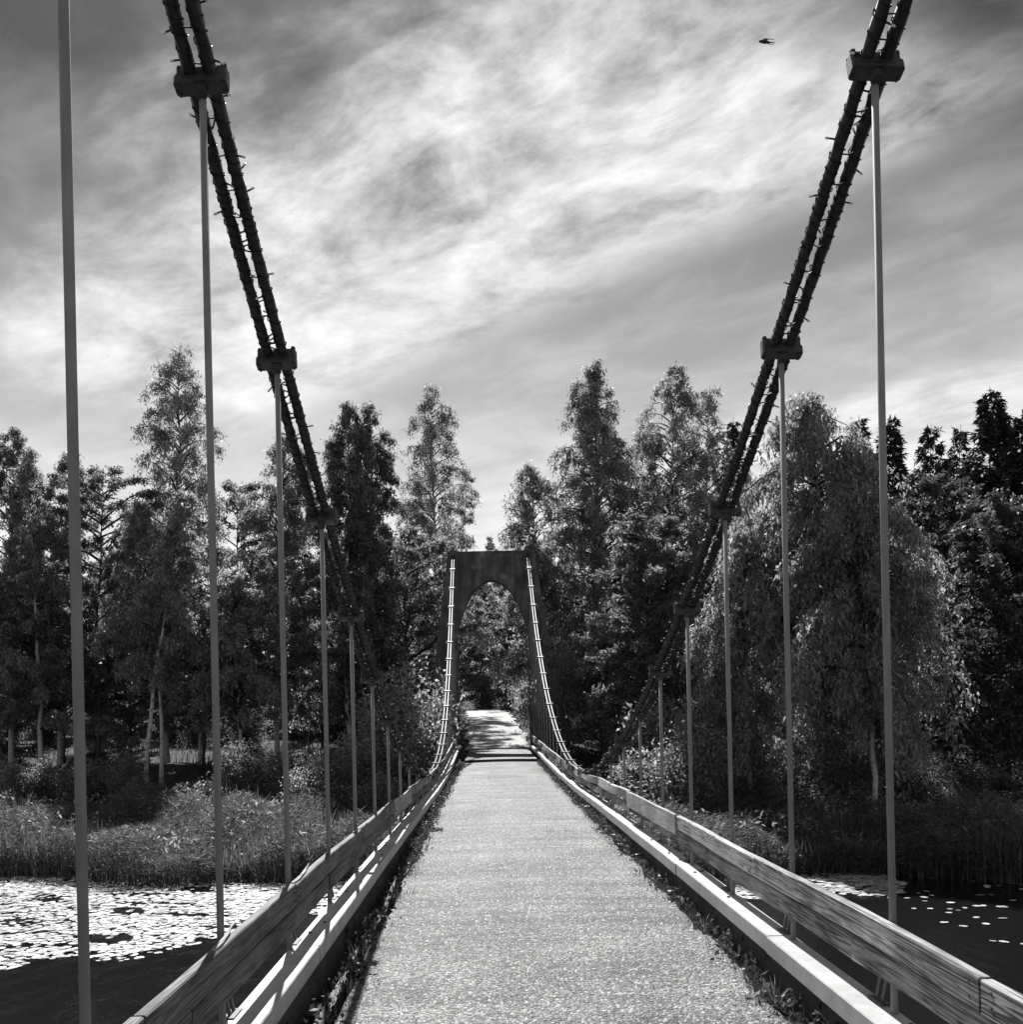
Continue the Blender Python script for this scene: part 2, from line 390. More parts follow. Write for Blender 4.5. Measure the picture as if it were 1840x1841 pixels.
def deck_edge(y):
    l = -.87 - .08 * sm(12, 20, y) * (1 - sm(26, 33, y)); r = 1.51 + .06 * sm(12, 20, y) * (1 - sm(26, 33, y))
    l += .018 * math.sin(y * 2.3) + .012 * math.sin(y * 6.1); r += .02 * math.sin(y * 2.9 + 1) + .014 * math.sin(y * 7.3)
    return l, r
def deck_z(y): return .55 * sag(y)
def build_deck():
    def part(y0, y1, n, dz, name):
        secs = []
        for i in range(n + 1):
            y = y0 + (y1 - y0) * i / n; l, r = deck_edge(y); z = deck_z(y) + dz + .008 * math.sin(y * 1.9)
            sec = []
            for k in range(9):
                t = k / 8; sec.append((l + (r - l) * t, y, z + .018 * (1 - (2 * t - 1) ** 2)))
            sec += [(r + .01, y, z - .13), (l - .01, y, z - .13)]
            secs.append(sec)
        g = G(); g.strip(secs); g.obj(name, M['gravel'], bridge)
    part(-3, 33.8, 150, 0, 'deck'); part(33.84, 43.1, 30, .085, 'approach_slab')
    # dark nosing at the step
    g = G(); l, r = deck_edge(33.8); g.box(((l + r) / 2, 33.825, deck_z(33.8) - .02), (r - l - .06, .03, .2)); g.obj('expansion_joint', M['web'], bridge)
    # timber strip lying in the gutter along the deck
    g = G(); secs = []
    for i in range(24):
        y = 3.5 + i * .42; x = -.955 + .012 * math.sin(y * 3); z = deck_z(y) - .06 + .01 * math.sin(y * 2)
        secs.append([(x - .03, y, z - .03), (x + .03, y, z - .03), (x + .03, y, z + .03), (x - .03, y, z + .03)])
    g.strip(secs); g.obj('gutter_strip', M['wood_dark'], bridge)
    # stones
    rs = np.random.RandomState(3); n = 42000
    y = 4.0 + 22 * rs.rand(n) ** 2.2
    L = np.array([deck_edge(a) for a in y]); x = L[:, 0] + .02 + (L[:, 1] - L[:, 0] - .04) * rs.rand(n)
    t = (x - L[:, 0]) / (L[:, 1] - L[:, 0]); z = np.array([deck_z(a) for a in y]) + .008 * np.sin(y * 1.9) + .018 * (1 - (2 * t - 1) ** 2)
    s = .004 + .010 * rs.rand(n) ** 2.5
    base = np.array([(1, 0, 0), (0, 1, 0), (-1, 0, 0), (0, -1, 0), (0, 0, 1.0)], float)
    tri = [(0, 1, 4), (1, 2, 4), (2, 3, 4), (3, 0, 4)]
    ang = rs.rand(n) * 6.28; ca, sa = np.cos(ang), np.sin(ang)
    sc = s[:, None] * (0.7 + .6 * rs.rand(n, 3)); sc[:, 2] *= .65
    P = base[None] * sc[:, None, :]
    P = np.stack([P[..., 0] * ca[:, None] - P[..., 1] * sa[:, None], P[..., 0] * sa[:, None] + P[..., 1] * ca[:, None], P[..., 2]], -1)
    P += np.stack([x, y, z], -1)[:, None, :]; P -= np.array(bridge.location)
    me = bpy.data.meshes.new('loose_gravel')
    me.vertices.add(n * 5); me.vertices.foreach_set('co', P.astype(np.float32).ravel())
    idx = (np.arange(n)[:, None, None] * 5 + np.array(tri)[None]).astype(np.int32).ravel()
    me.loops.add(n * 12); me.loops.foreach_set('vertex_index', idx); me.polygons.add(n * 4)
    me.polygons.foreach_set('loop_start', np.arange(0, n * 12, 3, dtype=np.int32)); me.materials.append(M['stones']); me.update(calc_edges=True)
    tag(link('loose_gravel', me, bridge), kind='stuff')
build_deck()

BX = {-1: (-1.22, -1.05), 1: (1.62, 1.79)}
def beam_x(side, y):
    d = (cable_x(side, y) - cable_x(side, 0)) * .8; a, b = BX[side]; return a + d, b + d
def beam_z(y): return .26 + .75 * sag(y)
bolt_me = G().tube([(0, 0, 0), (0, 0, .012)], .011, 8).mesh('bolt', M['web'])
def build_edges():
    for side in (-1, 1):
        y = -2.9; k = 0
        while y < 42:
            y1 = min(y + 3.0, 42.6); secs = []
            jog = rnd.uniform(-.006, .006)
            for i in range(9):
                yy = y + .004 + (y1 - y - .008) * i / 8; a, b = beam_x(side, yy); z = beam_z(yy) + jog * .5
                a += jog; b += jog; c = .006
                secs.append([(a, yy, z - .1), (b, yy, z - .1), (b, yy, z - c), (b - c, yy, z), (a + c, yy, z), (a, yy, z - c)])
            g = G(); g.strip(secs); o = g.obj('edge_beam', M['beam'], bridge)
            if y1 < 16:
                for q in range(4):
                    yy = y + rnd.uniform(.2, 2.8); a, b = beam_x(side, yy)
                    link('bolt', bolt_me, o, Vector((a + rnd.uniform(.03, .14), yy, beam_z(yy) - .002)) - root_loc(bridge))
            y = y1
        secs = []
        for i in range(70):
            yy = -2.9 + i * 45.4 / 69; a, b = beam_x(side, yy); z = beam_z(yy) - .102; inn = .035
            a, b = (a + .03, b - inn) if side < 0 else (a + inn, b - .03)
            secs.append([(a, yy, z - .55), (b, yy, z - .55), (b, yy, z), (a, yy, z)])
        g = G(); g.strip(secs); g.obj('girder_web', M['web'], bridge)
        # gutter floor
        secs = []
        for i in range(70):
            yy = -2.9 + i * 45.4 / 69; l, r = deck_edge(yy); a, b = beam_x(side, yy); z = deck_z(yy) - .135
            x0, x1 = (a + .1, l + .3) if side < 0 else (r - .3, b - .1)
            secs.append([(x0, yy, z - .04), (x1, yy, z - .04), (x1, yy, z), (x0, yy, z)])
        g = G(); g.strip(secs); g.obj('gutter', M['soil'], bridge)
build_edges()

CSEP = .044        # half distance between the paired cables
def build_cables():
    for side in (-1, 1):
        for j in (-1, 1):
            ys = np.concatenate([np.arange(-2.2, 14, .035), np.arange(14, TY, .11)]); ys = np.append(ys, [TY])
            n = 12; X = np.array([cable_x(side, y) + j * CSEP for y in ys]); Z = cable_z(ys)
            tx = np.gradient(Z, ys); ln = np.sqrt(1 + tx * tx); arc = np.concatenate([[0], np.cumsum(np.hypot(np.diff(ys), np.diff(Z)))])
            th = np.linspace(0, 2 * np.pi, n, endpoint=False)[None, :]
            rad = .0292 + .0030 * np.cos(4 * th - arc[:, None] * 2 * np.pi / .22)
            # local frame: u = X axis, w = normal in YZ plane
            P = np.stack([X[:, None] + rad * np.cos(th), ys[:, None] - (tx / ln)[:, None] * rad * np.sin(th), Z[:, None] + (1 / ln)[:, None] * rad * np.sin(th)], -1)
            m = len(ys); a = np.arange(m - 1)[:, None] * n + np.arange(n)[None]; b = np.arange(m - 1)[:, None] * n + (np.arange(n)[None] + 1) % n
            F_ = np.stack([a, b, b + n, a + n], -1).reshape(-1, 4)
            wobj('main_cable', P.reshape(-1, 3).tolist(), [tuple(q) for q in F_.tolist()], M['cable'], bridge, True)
            # backstay down to the bank behind the tower
            x0 = cable_x(side, TY) + j * CSEP; z0 = cable_z(TY)
            G().tube([(x0, TY - .02, z0), (x0, TY + .05, z0 + .06), (x0, TY + .3, z0 + .11), (x0, TY + .7, z0 + .02), (x0 + side * .9, TY + 13, ground_z(x0 + side * .9, TY + 13) - .2)], .026, 8).obj('backstay', M['cable'], bridge)
build_cables()

def clamp_mesh():
    g = G()
    g.box((0, -.006, -.029), (.232, .074, .046), None, .010)     # lower block
    g.box((0, .006, .028), (.222, .068, .042), None, .008)     # upper block
    for sx in (-1, 1):
        g.tube([(sx * .044, -.046, 0), (sx * .044, .046, 0)], .037, 10)
        for sy in (-1, 1):
            g.tube([(sx * .098, sy * .02, -.06), (sx * .098, sy * .02, .066)], .008, 6)
            g.tube([(sx * .098, sy * .02, .049), (sx * .098, sy * .02, .06)], .014, 6)
    g.box((0, -.005, -.068), (.05, .05, .04), None, .01)
    return g.mesh('clamp', M['clampm'])
clamp_me = clamp_mesh()
def build_hangers():
    for side in (-1, 1):
        for k in range(1, 29):
            y = SP * k; x = cable_x(side, y); zt = cable_z(y); zb = beam_z(y) - .14
            if y > TY - .8: continue
            if zt < zb + .12: zt = zb + .3
            h = G().tube([(0, 0, zb), (0, 0, zt - .075)], .0165, 10).mesh('hanger', M['rod'], True)
            o = link('hanger', h, bridge, Vector((x, y, 0)) - Vector(bridge.location))
            slope = math.atan(.0154 * 2 * (y - 20.6))
            link('clamp', clamp_me, o, (0, 0, cable_z(y)), (slope * .75, rnd.uniform(-.04, .04), rnd.uniform(-.03, .03)))
build_hangers()

# far tower
def build_tower():
    cx = .175; t = empty('bridge_tower', (cx, TY, 0), 'dark concrete bridge tower with rounded parabolic arch over the path', 'tower')
    top = cable_z(TY) + .04; hw_out = lambda z: 1.83 + (top - z) * .140
    op = [(0, 7.17), (.12, 7.162), (.26, 7.12), (.42, 7.04), (.58, 6.92), (.76, 6.74), (.92, 6.5), (1.07, 6.2), (1.22, 5.82), (1.37, 5.42), (1.46, 5.12), (1.5, 4.7), (1.5, -.6)]
    out = [(hw_out(top), top), (hw_out(7), 7.0), (hw_out(5.5), 5.5), (hw_out(3), 3.0), (hw_out(0), 0), (hw_out(-2.2), -2.2)]
    # ring outline: outer right down, inner right up, inner left down, outer left up
    def solid(y0, y1):
        g = G()
        inner = op; hs = [p[1] for p in inner]
        # half profile strips: pair outer points with inner points by parameter
        zs = [top] + [q[1] for q in op[:-1]] + [3, 1, -.6, -2.2]
        for s in (-1, 1):
            for i in range(len(zs) - 1):
                za, zb = zs[i], zs[i + 1]
                def inn(z):
                    if z >= 7.17: return 0.0
                    return float(np.interp(-z, [-q[1] for q in op], [q[0] for q in op]))
                q = [(s * inn(za), za), (s * hw_out(za), za), (s * hw_out(zb), zb), (s * inn(zb), zb)]
                vs = [(cx + a, y0, z) for a, z in q] + [(cx + a, y1, z) for a, z in q]
                fs = [(0, 1, 2, 3), (7, 6, 5, 4), (1, 5, 6, 2)]
                if i == 0: fs.append((0, 4, 5, 1))
                else: fs.append((3, 2, 6, 7)) if False else None
                if i > 0: fs.append((3, 7, 4, 0))
                fs = [f for f in fs if f]
                if s < 0: fs = [tuple(reversed(f)) for f in fs]
                g.add(vs, fs)
        return g
    solid(TY - .06, TY + .62).obj('portal_frame', M['concrete'], t)
    g = G(); g.box((cx, TY + .28, top + .035), (3.72, .74, .07), None, .02); g.obj('coping', M['concrete'], t)
    for s in (-1, 1):
        x = cable_x(s, TY); g = G(); g.box((x, TY + .28, top + .11), (.3, .5, .08), None, .02); g.box((x, TY + .28, top + .2), (.1, .4, .12), None, .02); g.obj('cable_saddle', M['clampm'], t)
    f = empty('floodlight', (cx - .02, TY + .1, top + .07), 'small square floodlight standing on top of the concrete tower', 'floodlight')
    b = Vector((cx - .02, TY + .1, top + .07)); m = Matrix.Rotation(R(-14), 3, 'X') @ Matrix.Rotation(R(4), 3, 'Y')
    g = G(); g.box(b + Vector((0, 0, .21)), (.29, .12, .27), m, .02); h = g.obj('housing', M['lamp'], f)
    g = G(); g.box(b + Vector((0, -.064, .215)), (.23, .012, .2), m); g.obj('lens', M['lens'], f)
    g = G(); g.box(b + Vector((0, 0, .006)), (.3, .1, .012)); g.box(b + Vector((-.155, 0, .11)), (.012, .05, .2)); g.box(b + Vector((.155, 0, .11)), (.012, .05, .2)); g.obj('bracket', M['web'], f)
build_tower()

# ------------------------------------------------------------------ railings
def rail_z(y): return .665 + sag(y)
def build_railing(side, label):
    ins = -side     # towards the walkway
    root = empty('plank_railing', (cable_x(side, 20) , 20, beam_z(20)), label, 'railing')
    def px(y): return cable_x(side, y) + ins * .045
    def plank(y0, y1, ztop, h, th, off, mat, warp, twist=0.0):
        n = max(4, int((y1 - y0) / .25)); secs = []; ph = rnd.uniform(0, 6)
        for i in range(n + 1):
            y = y0 + (y1 - y0) * i / n; x = px(y) + ins * off + .006 * math.sin(y * 1.7 + ph); z = rail_z(y) + ztop + warp * math.sin((y - y0) * 2.1 + ph)
            tw = twist * math.sin((y - y0) * 1.3 + ph)
            xi, xo = x + ins * th / 2, x - ins * th / 2; c = .006
            sec = [(xo, y, z - h), (xi + tw, y, z - h), (xi, y, z - c), (xi - ins * c, y, z), (xo + ins * c, y, z), (xo, y, z - c)]
            if side > 0: sec = sec[::-1]
            secs.append(sec)
        g = G(); g.strip(secs); return g.obj('plank', mat, root)
    nail = G().tube([(0, 0, 0), (ins * .006, 0, 0)], .007, 6).mesh('nail', M['web'])
    def nails(o, y0, y1, ztop, h, th, off):
        for y in (y0 + .08, y1 - .08):
            for q in (.3, .7):
                link('nail', nail, o, Vector((px(y) + ins * (off + th / 2), y, rail_z(y) + ztop - h * q)) - root_loc(root))
    if side > 0: up = [.6, 3.55, 6.6, 9.4]; lo = [.8, 4.9, 8.1, 11.0]; patch = (9.4, 12.7)
    else: up = [.7, 3.3, 5.9, 8.8, 12.0]; lo = [.6, 3.9, 7.2, 10.2, 12.4]; patch = (12.0, 14.3)
    for a, b in zip(up[:-1], up[1:]):
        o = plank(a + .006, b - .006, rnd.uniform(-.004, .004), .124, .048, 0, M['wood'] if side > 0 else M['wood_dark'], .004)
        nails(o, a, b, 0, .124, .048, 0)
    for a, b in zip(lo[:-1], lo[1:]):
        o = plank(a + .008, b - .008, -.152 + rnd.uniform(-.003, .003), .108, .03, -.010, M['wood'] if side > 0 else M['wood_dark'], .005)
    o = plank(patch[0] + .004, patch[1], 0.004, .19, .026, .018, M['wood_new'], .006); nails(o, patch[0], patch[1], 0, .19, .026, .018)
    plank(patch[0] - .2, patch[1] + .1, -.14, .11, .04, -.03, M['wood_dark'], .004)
    y = patch[1] + .006
    while y < 42.0:
        y1 = min(y + rnd.uniform(2.6, 3.4), 42.3)
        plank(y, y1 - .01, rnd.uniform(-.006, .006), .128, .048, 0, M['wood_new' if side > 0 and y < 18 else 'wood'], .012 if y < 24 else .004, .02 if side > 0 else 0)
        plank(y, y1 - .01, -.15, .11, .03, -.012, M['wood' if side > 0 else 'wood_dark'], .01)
        y = y1
    # bent flat-bar brackets holding the planks
    for k in range(1, 28):
        y = SP * k + .16; x = px(y) - ins * .05; zb = beam_z(y); zt = rail_z(y) - .04
        g = G()
        for dy in (0, .07):
            pts = [(x - ins * .0, y + dy, zb - .01), (x - ins * .025, y + dy - .01, zb + (zt - zb) * .35), (x - ins * .012, y + dy, zb + (zt - zb) * .7), (x + ins * .01, y + dy, zt)]
            secs = [[(p[0] - .005, p[1] - .016, p[2]), (p[0] + .005, p[1] - .016, p[2]), (p[0] + .005, p[1] + .016, p[2]), (p[0] - .005, p[1] + .016, p[2])] for p in pts]
            g.strip(secs)
        g.box((x, y + .035, zb + .004), (.05, .16, .008)); g.obj('bracket', M['clampm'], root)
    if side < 0:      # splintered strips peeling from the top edge
        for y0, ln, hh in ((4.2, .5, .03), (5.9, .7, .022), (8.5, .55, .03)):
            secs = []
            for i in range(9):
                t = i / 8; y = y0 + ln * t; z = rail_z(y) + .002 + hh * (t ** 1.5 if i % 2 else t ** 1.6) * (1.15 - .5 * t) * .7; x = px(y) + ins * (-.016 + .02 * math.sin(t * 3 + hh * 40)); w = .007 * (1 - .85 * t ** 2) + .001 * (i % 3)
                secs.append([(x - w, y, z), (x + w, y, z - .004), (x + w, y, z + .004), (x - w, y, z + .008)])
            G().strip(secs).obj('splinter', M['wood'], root)
build_railing(-1, 'dark weathered two-plank railing with splintered top edge beside the dense lily pads')
build_railing(1, 'pale weathered two-plank railing with visible wood grain facing the weeping birch')

# ------------------------------------------------------------------ fairy lights on the cables
def bulb_mesh(stem):
    g = G(); g.tube([(0, 0, 0), (0, 0, .026)], .0035, 5); return g
bulb_me = bpy.data.meshes.new('bulb')
def make_bulb():
    g = G(); g.tube([(0, 0, -.004), (0, 0, .026)], .0042, 6); nst = len(g.f)
    g.tube([(0, 0, .026), (0, 0, .034), (0, 0, .042), (0, 0, .046)], [.005, .0062, .005, .001], 6)
    me = g.mesh('bulb', M['wire']); me.materials.append(M['bulb'])
    for i, p in enumerate(me.polygons): p.material_index = 0 if i < nst else 1
    return me
bulb_me = make_bulb()
def build_lights(side, label):
    root = empty('string_lights', (cable_x(side, 10), 10, cable_z(10)), label, 'string lights')
    off = Vector(root.location)
    rs = random.Random(11 + side)
    def frame(y):
        sl = .0308 * (y - 20.6); l = math.hypot(1, sl); return Vector((0, -sl / l, 1 / l)), Vector((0, 1 / l, sl / l))
    for j in (-1, 1):
        pts = []; y = 1.2; a = rs.uniform(0, 6)
        while y < 19.5:
            nrm, tan = frame(y); r = .0328 + .002 * math.sin(a * .37) 
            pts.append(Vector((cable_x(side, y) + j * CSEP, y, cable_z(y))) + Vector((math.cos(a), 0, 0)) * r + nrm * math.sin(a) * r)
            a += .75; dy = .0085 / math.hypot(1, .0308 * (y - 20.6)) * (.55 + .5 * math.sin(y * 3.1) ** 2 + .35 * math.sin(y * 7.7 + j) ** 2); y += dy * (1 if y < 11 else 1.4)
        G().tube(pts, .0036, 4).obj('wire', M['wire'], root)
    # crossing loops between the two cables
    g = G(); y = 1.5
    while y < 16:
        nrm, tan = frame(y); c = Vector((cable_x(side, y), y, cable_z(y))); s_ = rs.uniform(-.02, .02)
        p0 = c + Vector((-CSEP * .8, 0, 0)) - nrm * .031; p1 = c + Vector((CSEP * .8, 0, 0)) - nrm * .031 + tan * rs.uniform(-.03, .03)
        mid = (p0 + p1) / 2 - nrm * .008 + tan * s_
        g.tube([p0, mid, p1], .0042, 4)
        if rs.random() < .5: g.tube([p1 - Vector((.012, 0, 0)), mid + tan * rs.uniform(-.05, .05)], .004, 4)
        y += rs.uniform(.09, .2)
    tag(g.obj('crossing_loops', M['wire'], root), kind='stuff')
    for j in (-1, 1):
        y = 1.6
        while y < 20:
            nrm, tan = frame(y); c = Vector((cable_x(side, y) + j * CSEP, y, cable_z(y)))
            a = rs.choice([rs.uniform(-.9, .9), rs.uniform(2.3, 4.1), rs.uniform(0, 6.28)])
            d = (Vector((math.cos(a), 0, 0)) + nrm * math.sin(a) * .8 + tan * rs.uniform(-.6, .6)).normalized()
            o = link('bulb', bulb_me, root, c + d * .031 - off); o.rotation_euler = d.to_track_quat('Z', 'Y').to_euler()
            y += rs.uniform(.09, .19)
build_lights(-1, 'string of tiny white bulbs wound round the cable pair over the splintered railing')
build_lights(1, 'string of tiny white bulbs wound round the cable pair in front of the weeping birch')

# ------------------------------------------------------------------ vegetation
def unit(a): return a / np.maximum(np.linalg.norm(a, axis=-1, keepdims=True), 1e-9)
def leaf_quads(P, axis, ln, wd, rs):
    """rhombic leaves: P base points (n,3), axis directions"""
    n = len(P); axis = unit(axis); r = rs.normal(size=(n, 3)); side = unit(np.cross(axis, r))
    ln = ln[:, None]; wd = wd[:, None]; mid = P + axis * ln * .42
    nrm = np.cross(axis, side)
    return np.stack([P, mid + side * wd * .5 + nrm * wd * .12, P + axis * ln, mid - side * wd * .5 + nrm * wd * .12], 1)

def leaf_tris(P, axis, ln, wd, rs):
    n = len(P); axis = unit(axis); side = unit(np.cross(axis, rs.normal(size=(n, 3))))
    return np.stack([P - side * wd[:, None] * .55, P + side * wd[:, None] * .55 + axis * ln[:, None] * .18, P + axis * ln[:, None]], 1)
def tree_geometry(kind, H, W, base, nb, nl, seed, lean=(0, 0), leaf=(.19, .075), weep=1.0, airy=0.0):
    nl = int(nl * (2.7 if kind == 'spruce' else 1.75))
    """returns trunk (verts, faces) and leaf quads for a tree H high whose crown has half width W"""
    rs = np.random.RandomState(seed); g = G()
    K = 14; tt = np.linspace(0, 1, K); wob = np.cumsum(rs.normal(size=(K, 2)) * .012 * H / 3, 0)
    wob -= wob[0]; tp = np.stack([lean[0] * tt ** 1.3 + wob[:, 0], lean[1] * tt + wob[:, 1], H * tt], 1)
    tr = .0065 * H + .025
    g.tube([tuple(p) for p in tp], [max(.012, tr * (1 - t) ** .85 * (1.25 if t == 0 else 1)) for t in tt], 7); g.nt = len(g.f)
    def trunk_at(t): return np.array([np.interp(t, tt, tp[:, i]) for i in range(3)])
    def prof(t):
        u = (t - base) / (1 - base)
        if kind == 'spruce': return (1 - u) ** .88 * (.92 + .08 * math.sin(u * 60)) + .015
        if kind == 'round': return math.sqrt(max(0, 1 - (1.75 * (u - .42)) ** 2 * .92)) * .95 + .05
        if kind == 'weeping': return (.55 + .45 * math.sin(min(1, u * 1.4) * math.pi * .62)) * (1 - u) ** .42
        return (1 - u) ** .5 * (.7 + .3 * math.sin(min(1, .25 + u * 1.5) * math.pi * .6)) * min(1, .2 + 5.5 * (1 - u)) + .012     # birch
    pa = rs.rand(6) * 6.28
    S, D, Wt = [], [], []
    for i in range(nb):
        t = base + (1 - base) * ((i + rs.rand()) / nb) ** (.9 if kind != 'spruce' else 1.1) * .985
        az = i * 2.4 + rs.normal() * .5
        lump = 1 + (1.7 if kind == 'weeping' else 1) * min(1, 5 * (1 - t)) * (.24 * math.sin(2 * az + 9 * t + pa[0]) + .2 * math.sin(3 * az - 17 * t + pa[1]))
        ln = W * prof(t) * lump * rs.uniform(.55, 1.15) + .15
        if kind == 'spruce': ln = W * prof(t) * rs.uniform(.82, 1.1) + .08
        p0 = trunk_at(t); h = np.array([math.cos(az), math.sin(az), 0])
        if kind == 'spruce': up, dr = .12, .42
        elif kind == 'weeping': up, dr = .95, 1.35
        elif kind == 'round': up, dr = .75, .45
        else: up, dr = 1.15, .95
        pts = []
        for s in np.linspace(0, 1, 6):
            pts.append(p0 + h * ln * s * (1 if kind != 'birch' else .95) + np.array([0, 0, ln * (up * s - dr * s * s)]) + rs.normal(size=3) * .02 * ln * (s > 0))
        pts = np.array(pts)
        if ln > .5: g.tube([tuple(p) for p in pts], [max(.006, (.012 + .016 * ln) * (1 - .85 * s) * (.6 if kind == 'spruce' else 1)) for s in np.linspace(0, 1, 6)], 4, False)
        m = max(3, int(ln * (7 if kind != 'spruce' else 16)))
        s = rs.rand(m) ** .7 * .85 + .15
        q = np.stack([np.interp(s, np.linspace(0, 1, 6), pts[:, k]) for k in range(3)], 1)
        S.append(q); D.append(np.repeat(h[None], m, 0)); Wt.append(np.full(m, ln))
    S = np.concatenate(S); D = np.concatenate(D); Wt = np.concatenate(Wt); T = len(S)
    per = np.maximum(1, int(round(nl / T)))
    # drop some twigs for gaps: low-frequency noise in space
    gap = np.sin(S[:, 0] * 1.3 + pa[2]) * np.sin(S[:, 1] * 1.5 + pa[3]) * np.sin(S[:, 2] * 1.1 + pa[4]) + rs.normal(size=T) * .35
    keep = gap > (-.55 + airy)
    S, D, Wt = S[keep], D[keep], Wt[keep]; T = len(S)
    n = T * per
    s = rs.rand(T, per)
    out = rs.normal(size=(T, 3)); out[:, 2] = 0; out = unit(out) * .7 + D * .5
    if kind == 'spruce':
        tl = np.minimum(.55, .18 + .22 * Wt)
        sid = np.cross(D, np.array([0, 0, 1.0])) * np.sign(rs.rand(T, 1) - .5)
        drn = unit(sid * .8 + D * .7 + np.array([0, 0, -.35]) + rs.normal(size=(T, 3)) * .2)
        P = S[:, None] + drn[:, None] * (s * tl[:, None])[..., None] + rs.normal(size=(T, per, 3)) * .035
        ax = drn[:, None] * .8 + rs.normal(size=(T, per, 3)) * .45 + np.array([0, 0, -.2])
    else:
        tl = rs.uniform(.25, .8, T) * (1 if kind != 'weeping' else 2.4) * weep * np.clip(.35 + .2 * Wt, .4, 1.2)
        if kind == 'round': tl *= .7
        c1 = out * .45
        P = S[:, None] + c1[:, None] * (np.sqrt(s) * tl[:, None])[..., None]
        P[..., 2] += ((.25 if kind == 'round' else .08) * s - (.45 if kind == 'round' else .95) * s ** 1.5) * tl[:, None]
        P += rs.normal(size=P.shape) * np.array([.11, .11, .09])
        ax = rs.normal(size=P.shape) * (.55 if kind != 'weeping' else .35) + np.array([0, 0, -.75 if kind != 'round' else -.25])
    P = P.reshape(-1, 3); ax = ax.reshape(-1, 3); ln = rs.uniform(.6, 1.25, n) * leaf[0]; wd = rs.uniform(.65, 1.2, n) * leaf[1]
    return g, leaf_tris(P, ax, ln, wd, rs)

def trunk_mesh(g, bark):
    me = g.mesh('trunk', M[bark], True); me.materials.append(M['bark'])
    ix = np.zeros(len(me.polygons), np.int32); ix[g.nt:] = 1; me.polygons.foreach_set('material_index', ix); return me
BARK = {'birch': 'birchbark', 'weeping': 'birchbark', 'round': 'bark', 'spruce': 'bark'}
def make_tree(name, kind, loc, H, W, base, nb, nl, seed, label, group=None, leafmat='leaf_birch', **kw):
    g, q = tree_geometry(kind, H, W, base, nb, nl, seed, **kw)
    o = empty(name, loc, label, 'tree', group)
    link('trunk', trunk_mesh(g, BARK[kind]), o); link('crown', quads_mesh('crown', q, M[leafmat], 3), o)
    return o
def tree_px(name, kind, pxt, pyt, pxb, d, hw, base, nb, nl, label, leafmat='leaf_birch', group=None, **kw):
    """a tree at distance d whose top shows at (pxt, pyt) and whose foot is under pxb"""
    top = at(pxt, pyt, d); bx = at(pxb, 1380, d).x; zg = ground_z(bx, d) - .08
    return make_tree(name, kind, (bx, d, zg), top.z - zg, hw * (1.2 if kind == 'birch' else 1.5) * d / F, base, nb, nl, int(pxt * 7 + d), label, group, leafmat, lean=(top.x - bx, 0), **kw)
def copy_tree(src, loc, s, rz, label, group):
    o = src.copy(); COL.objects.link(o); o.location = loc; o.scale = (s[0], s[0], s[1]); o.rotation_euler = (0, 0, rz)
    o['label'] = label; o['group'] = group
    for ch in src.children: c = ch.copy(); COL.objects.link(c); c.parent = o
    return o

T = tree_px
B = 'birch_tree'
# the wood beyond the lily pads
T(B, 'birch', 10, 768, 20, 47, 105, .10, 100, 34000, 'dense dark birch at the outer end of the wood beyond the lily pads', 'leaf_dark')
T(B, 'birch', 68, 805, 80, 45, 74, .14, 75, 20000, 'shorter birch with thin top next to the outermost dark birch', 'leaf_birch')
T(B, 'birch', 118, 802, 108, 49, 74, .16, 75, 20000, 'slim birch standing behind the thickest hanger beyond the lily pads', 'leaf_birch')
T('aspen_tree', 'round', 178, 842, 175, 46, 80, .16, 70, 21000, 'round-headed leafy aspen below the tallest airy birch', 'leaf_dark', leaf=(.15, .10))
T(B, 'birch', 298, 615, 300, 48, 102, .24, 125, 27000, 'tallest slender birch with airy see-through top above the lily pads', 'leaf_birch', airy=.18, weep=1.5)
T(B, 'birch', 330, 880, 262, 40, 64, .32, 60, 13000, 'small birch on a leaning white trunk behind the reeds', 'leaf_bush')
T(B, 'birch', 252, 900, 290, 42, 70, .34, 60, 14000, 'small birch on an upright white trunk beside the leaning one', 'leaf_bush')
T('aspen_tree', 'round', 425, 868, 430, 52, 58, .2, 60, 15000, 'low aspen filling the dip between two tall birches', 'leaf_dark', leaf=(.15, .10))
T(B, 'birch', 508, 775, 500, 47, 105, .14, 115, 34000, 'drooping birch just behind the cable beyond the lily pads', 'leaf_birch', weep=1.3)
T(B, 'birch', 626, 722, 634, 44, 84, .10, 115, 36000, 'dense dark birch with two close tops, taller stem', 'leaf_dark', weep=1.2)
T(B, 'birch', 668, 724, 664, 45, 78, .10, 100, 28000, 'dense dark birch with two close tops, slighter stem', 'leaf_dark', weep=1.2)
T(B, 'birch', 778, 686, 786, 60, 84, .2, 115, 25000, 'airy birch with a bare straight stem beside the tower', 'leaf_birch', airy=.1, weep=1.6)
T(B, 'birch', 850, 842, 805, 66, 34, .25, 50, 8000, 'thin little birch peeping over the tower coping', 'leaf_birch')
